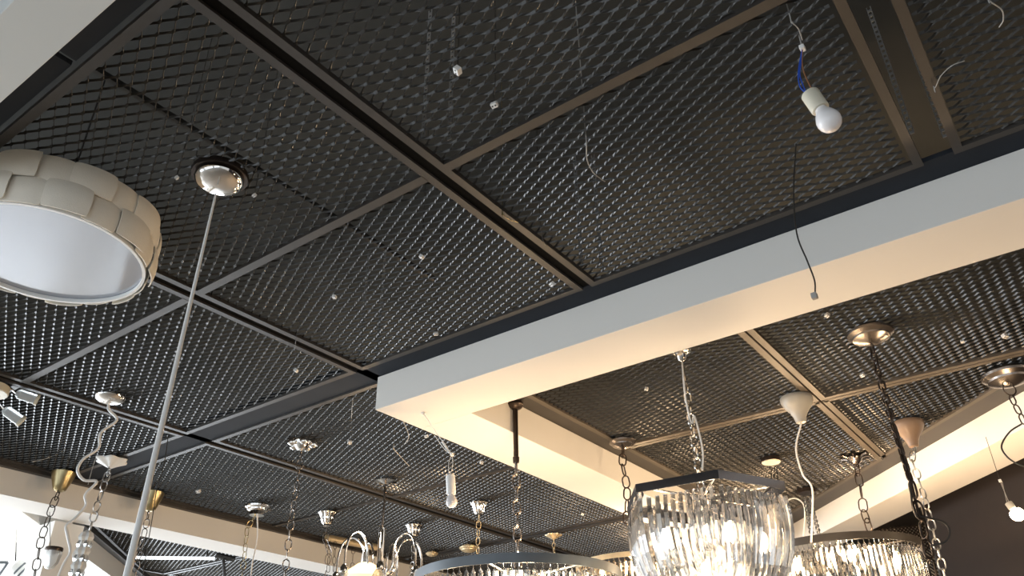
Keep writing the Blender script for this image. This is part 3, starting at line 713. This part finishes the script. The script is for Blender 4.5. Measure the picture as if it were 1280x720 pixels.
# black drop wire with a connector in front of the beam
a0 = on_z(995, 180, CZ)
t = thing('drop_wire', 'black wire dropping in front of the beam to a small plug', 'wire', a0)
MB().tube(arc([a0, like(992, 240, a0), like(996, 292, a0), like(1009, 326, a0), like(1018, 350, a0), like(1019, 365, a0)]), .0028, 8).build('wire', M['wblack'], t)
MB().box(like(1018, 370, a0), (.02, .02, .022)).build('plug', M['wgrey'], t, False, .003)
wire('loose_wire', 'pale curved wire poking out of the central mesh', [(733, 178), (734, 200), (742, 216), (756, 227)], None, 'wgrey', .0022, z=CZ-.02)
wire('loose_wire', 'yellowish short wire on the long dark bar', [(628, 266), (636, 274), (648, 278)], None, 'brass', .002, z=CZ-.01)
wire('loose_wire', 'thin curled wire in the top right mesh corner', [(1236, 0), (1252, 12), (1254, 25), (1249, 34)], None, 'wgrey', .002, z=CZ-.01)
wire('loose_wire', 'short thin wire above the hanging bulb connector', [(989, 26), (998, 36), (1003, 50)], None, 'wgrey', .0018, z=CZ-.02)
wire('loose_wire', 'faint curved wire in the right mesh beside the double bars', [(1168, 110), (1176, 95), (1190, 82), (1206, 76)], None, 'wgrey', .0015, z=CZ-.01)
wire('loose_wire', 'slanting thin wire right above the thin disc of the arm chandelier', [(492, 560), (500, 570), (512, 583)], None, 'wgrey', .003, z=CZ-.01)
wire('loose_wire', 'faint curved wire in the mesh just left of the white bulb holder wires', [(505, 528), (511, 545), (506, 555)], None, 'wgrey', .0025, z=CZ-.01)

# ------------------------------------------------------------------ drum shade at upper left
d = sight(57, 321); bz = 3.370
c = EYE + d*((bz-EYE.z)/d.z); RD = size(118, c); H = .225
t = thing('drum_shade', 'ivory drum ceiling lamp covered in overlapping curved patches', 'ceiling lamp', V((c.x, c.y, CZ)))
Rr = RD*.985
# inner drum wall and rim
k = 64
def ringmesh(prof):
    vs = []; fs = []; m_ = len(prof)
    for i in range(k):
        a = 2*PI*i/k
        for r_, z_ in prof: vs.append(c+V((r_*math.cos(a), r_*math.sin(a), z_)))
    for i in range(k):
        j = (i+1) % k
        for q in range(m_): fs.append((i*m_+q, j*m_+q, j*m_+(q+1) % m_, i*m_+(q+1) % m_))
    return MB().add(vs, fs)
ringmesh([(Rr*.985, .004), (Rr*.985, H-.01), (Rr*.975, H-.01), (Rr*.975, .004)]).build('drum_wall', M['trimw'], t)
ringmesh([(Rr*1.0, -.006), (Rr*1.0, .008), (Rr*.968, .008), (Rr*.968, -.006)]).build('bottom_rim', M['trimw'], t)
MB().lathe(c+V((0, 0, .012)), [(Rr*.973, .006), (Rr*.973, 0), (.002, 0)], 64).build('diffuser', M['diff'], t)
MB().lathe(c+V((0, 0, H-.012)), [(Rr*.93, .012), (Rr*.93, 0), (.002, 0)], 64).build('top_plate', M['trimw'], t)
MB().tube([c+V((0, 0, H-.02)), V((c.x, c.y, 4.40))], .004, 8).build('mounting_rod', M['black'], t)
def patch(a0, da, z0, z1, off, bend, tw):
    nu, nv = 10, 8; vs = []; T = .004
    for side in (0, 1):
        for i in range(nu+1):
            for j in range(nv+1):
                u, v = i/nu, j/nv
                # rounded corners
                uu = (u-.5)*2; vv = (v-.5)*2; s = 1-.05*(abs(vv)**6); s2 = 1-.06*(abs(uu)**6)
                a = a0+da*(.5+uu*.5*s)
                z = z0+(z1-z0)*(.5+vv*.5*s2)
                r = RD*(1.0+off)+bend*(1-vv*vv)*.009+bend*(1-uu*uu)*.004+tw*(u)*.022-(T if side else 0)
                vs.append(c+V((r*math.cos(a), r*math.sin(a), z)))
    n = (nu+1)*(nv+1); fs = []
    for i in range(nu):
        for j in range(nv):
            p_ = i*(nv+1)+j; q_ = p_+nv+1
            fs.append((p_, q_, q_+1, p_+1)); fs.append((n+p_, n+p_+1, n+q_+1, n+q_))
    ed = [(i*(nv+1), (i+1)*(nv+1)) for i in range(nu)]+[(nu*(nv+1)+j, nu*(nv+1)+j+1) for j in range(nv)]+[((i+1)*(nv+1)+nv, i*(nv+1)+nv) for i in range(nu)]+[(j+1, j) for j in range(nv)]
    for a, b in ed: fs.append((b, a, a+n, b+n))
    return MB().add(vs, fs)
NP = 18
for row in (0, 1):
    for i in range(NP):
        a0 = 2*PI*i/NP+row*PI/NP+random.uniform(-.02, .02)
        hi = (i % 2 == 0)
        z0, z1 = (-.004, H*.53) if row == 0 else (H*.46, H-.004)
        da = 2*PI/NP*(1.16 if hi else 1.02)
        patch(a0, da, z0+random.uniform(-.004, .004), z1, .028 if hi else .004, 1.0, .5 if hi else .1).build('veneer_patch', M['shade'], t)

# ------------------------------------------------------------------ far bay light and grid screen
a, b_ = on_z(170, 697, 3.52), on_z(268, 698, 3.52)
t = thing('tube_light', 'slim white tube light in the distant ceiling bay at lower left', 'tube light', a.lerp(b_, .5)+V((0, 0, .08)))
MB().tube([a, b_], .016, 12).build('tube', M['tube'], t)
for f in (.1, .9): MB().tube([a.lerp(b_, f), a.lerp(b_, f)+V((0, 0, .085))], .008, 8).build('hanger', M['black'], t)
c = on_z(278, 698, 3.5)
t = thing('track_bracket', 'black ceiling bracket beside the distant tube light', 'bracket', c+V((0, 0, .09)))
MB().tube([like(270, 694, c), like(294, 699, c)], .03, 8).build('head', M['black'], t); MB().tube([like(279, 698, c), like(281, 724, c)], .016, 8).build('stem', M['black'], t); MB().tube([c, c+V((0, 0, .1))], .012, 8).build('mount', M['black'], t)
# grid screen behind the ring chandelier
d = sight(1128, 664); c = EYE + d*(9.2/math.hypot(d.x, d.y)); u = V((d.y, -d.x, 0)).normalized(); wdt = size(30, c); ht = size(14, c)
t = thing('grid_screen', 'brown wire grid screen behind the lit ring chandelier', 'screen', V((c.x, c.y, 0)))
fr = MB(); z1 = c.z+ht; 
P_ = [c-u*wdt+V((0, 0, ht-.0)), c+u*wdt+V((0, 0, ht))]
for q0, q1 in [(P_[0], P_[1]), (V((P_[0].x, P_[0].y, 0)), P_[0]), (V((P_[1].x, P_[1].y, 0)), P_[1])]: fr.tube([q0, q1], .02, 8)
fr.build('frame', M['bar'], t)
gm = MB(); nn = 22; hh = 1.1
for i in range(-8, nn):
    for s in (-1, 1):
        x0 = -wdt+i*2*wdt/14
        pts = []
        x1 = x0+hh*.9*s if s > 0 else x0-hh*.9
        ax, bx = (x0, x0+hh) if s > 0 else (x0, x0-hh)
        za, zb = 0, hh
        def clipx(xa, xb):
            out = []
            for xx in (-wdt, wdt):
                pass
            t0, t1 = 0, 1
            dx = xb-xa
            for lim, sg in ((-wdt, 1), (wdt, -1)):
                fa, fb = sg*(xa-lim), sg*(xb-lim)
                if fa < 0 and fb < 0: return None
                if fa < 0: t0 = max(t0, fa/(fa-fb))
                if fb < 0: t1 = min(t1, fa/(fa-fb))
            return (t0, t1) if t1-t0 > .02 else None
        r_ = clipx(ax, bx)
        if r_:
            p0 = c+u*(ax+(bx-ax)*r_[0])+V((0, 0, ht-hh*r_[0])); p1 = c+u*(ax+(bx-ax)*r_[1])+V((0, 0, ht-hh*r_[1])); gm.tube([p0, p1], .007, 5)
gm.build('wire_grid', M['bronze'], t, False)
MB().box(c+V((d.x, d.y, 0)).normalized()*.06+V((0, 0, ht-.55)), (.03, 2*wdt, 1.08), Matrix.Rotation(math.atan2(d.y, d.x), 3, 'Z')).build('backing', M['shade'], t, False)

# ------------------------------------------------------------------ shop lamps below, out of view; the last adds warm fill in the recess
for (x, y, z, p) in [(4.6, 1.4, 2.2, 56), (5.4, .2, 2.0, 36), (5.0, 4.3, 1.7, 20), (6.9, 4.6, 1.9, 16), (3.8, -1.4, 1.9, 18), (4.6, 1.3, 2.75, 6)]:
    lamp('display_and_fill_light', (x, y, z), p, r=.15)

sc = bpy.context.scene
sc.view_settings.view_transform = 'Standard'; sc.view_settings.look = 'None'; sc.view_settings.gamma = 1; sc.view_settings.exposure = 0.08
sc.view_settings.use_curve_mapping = False
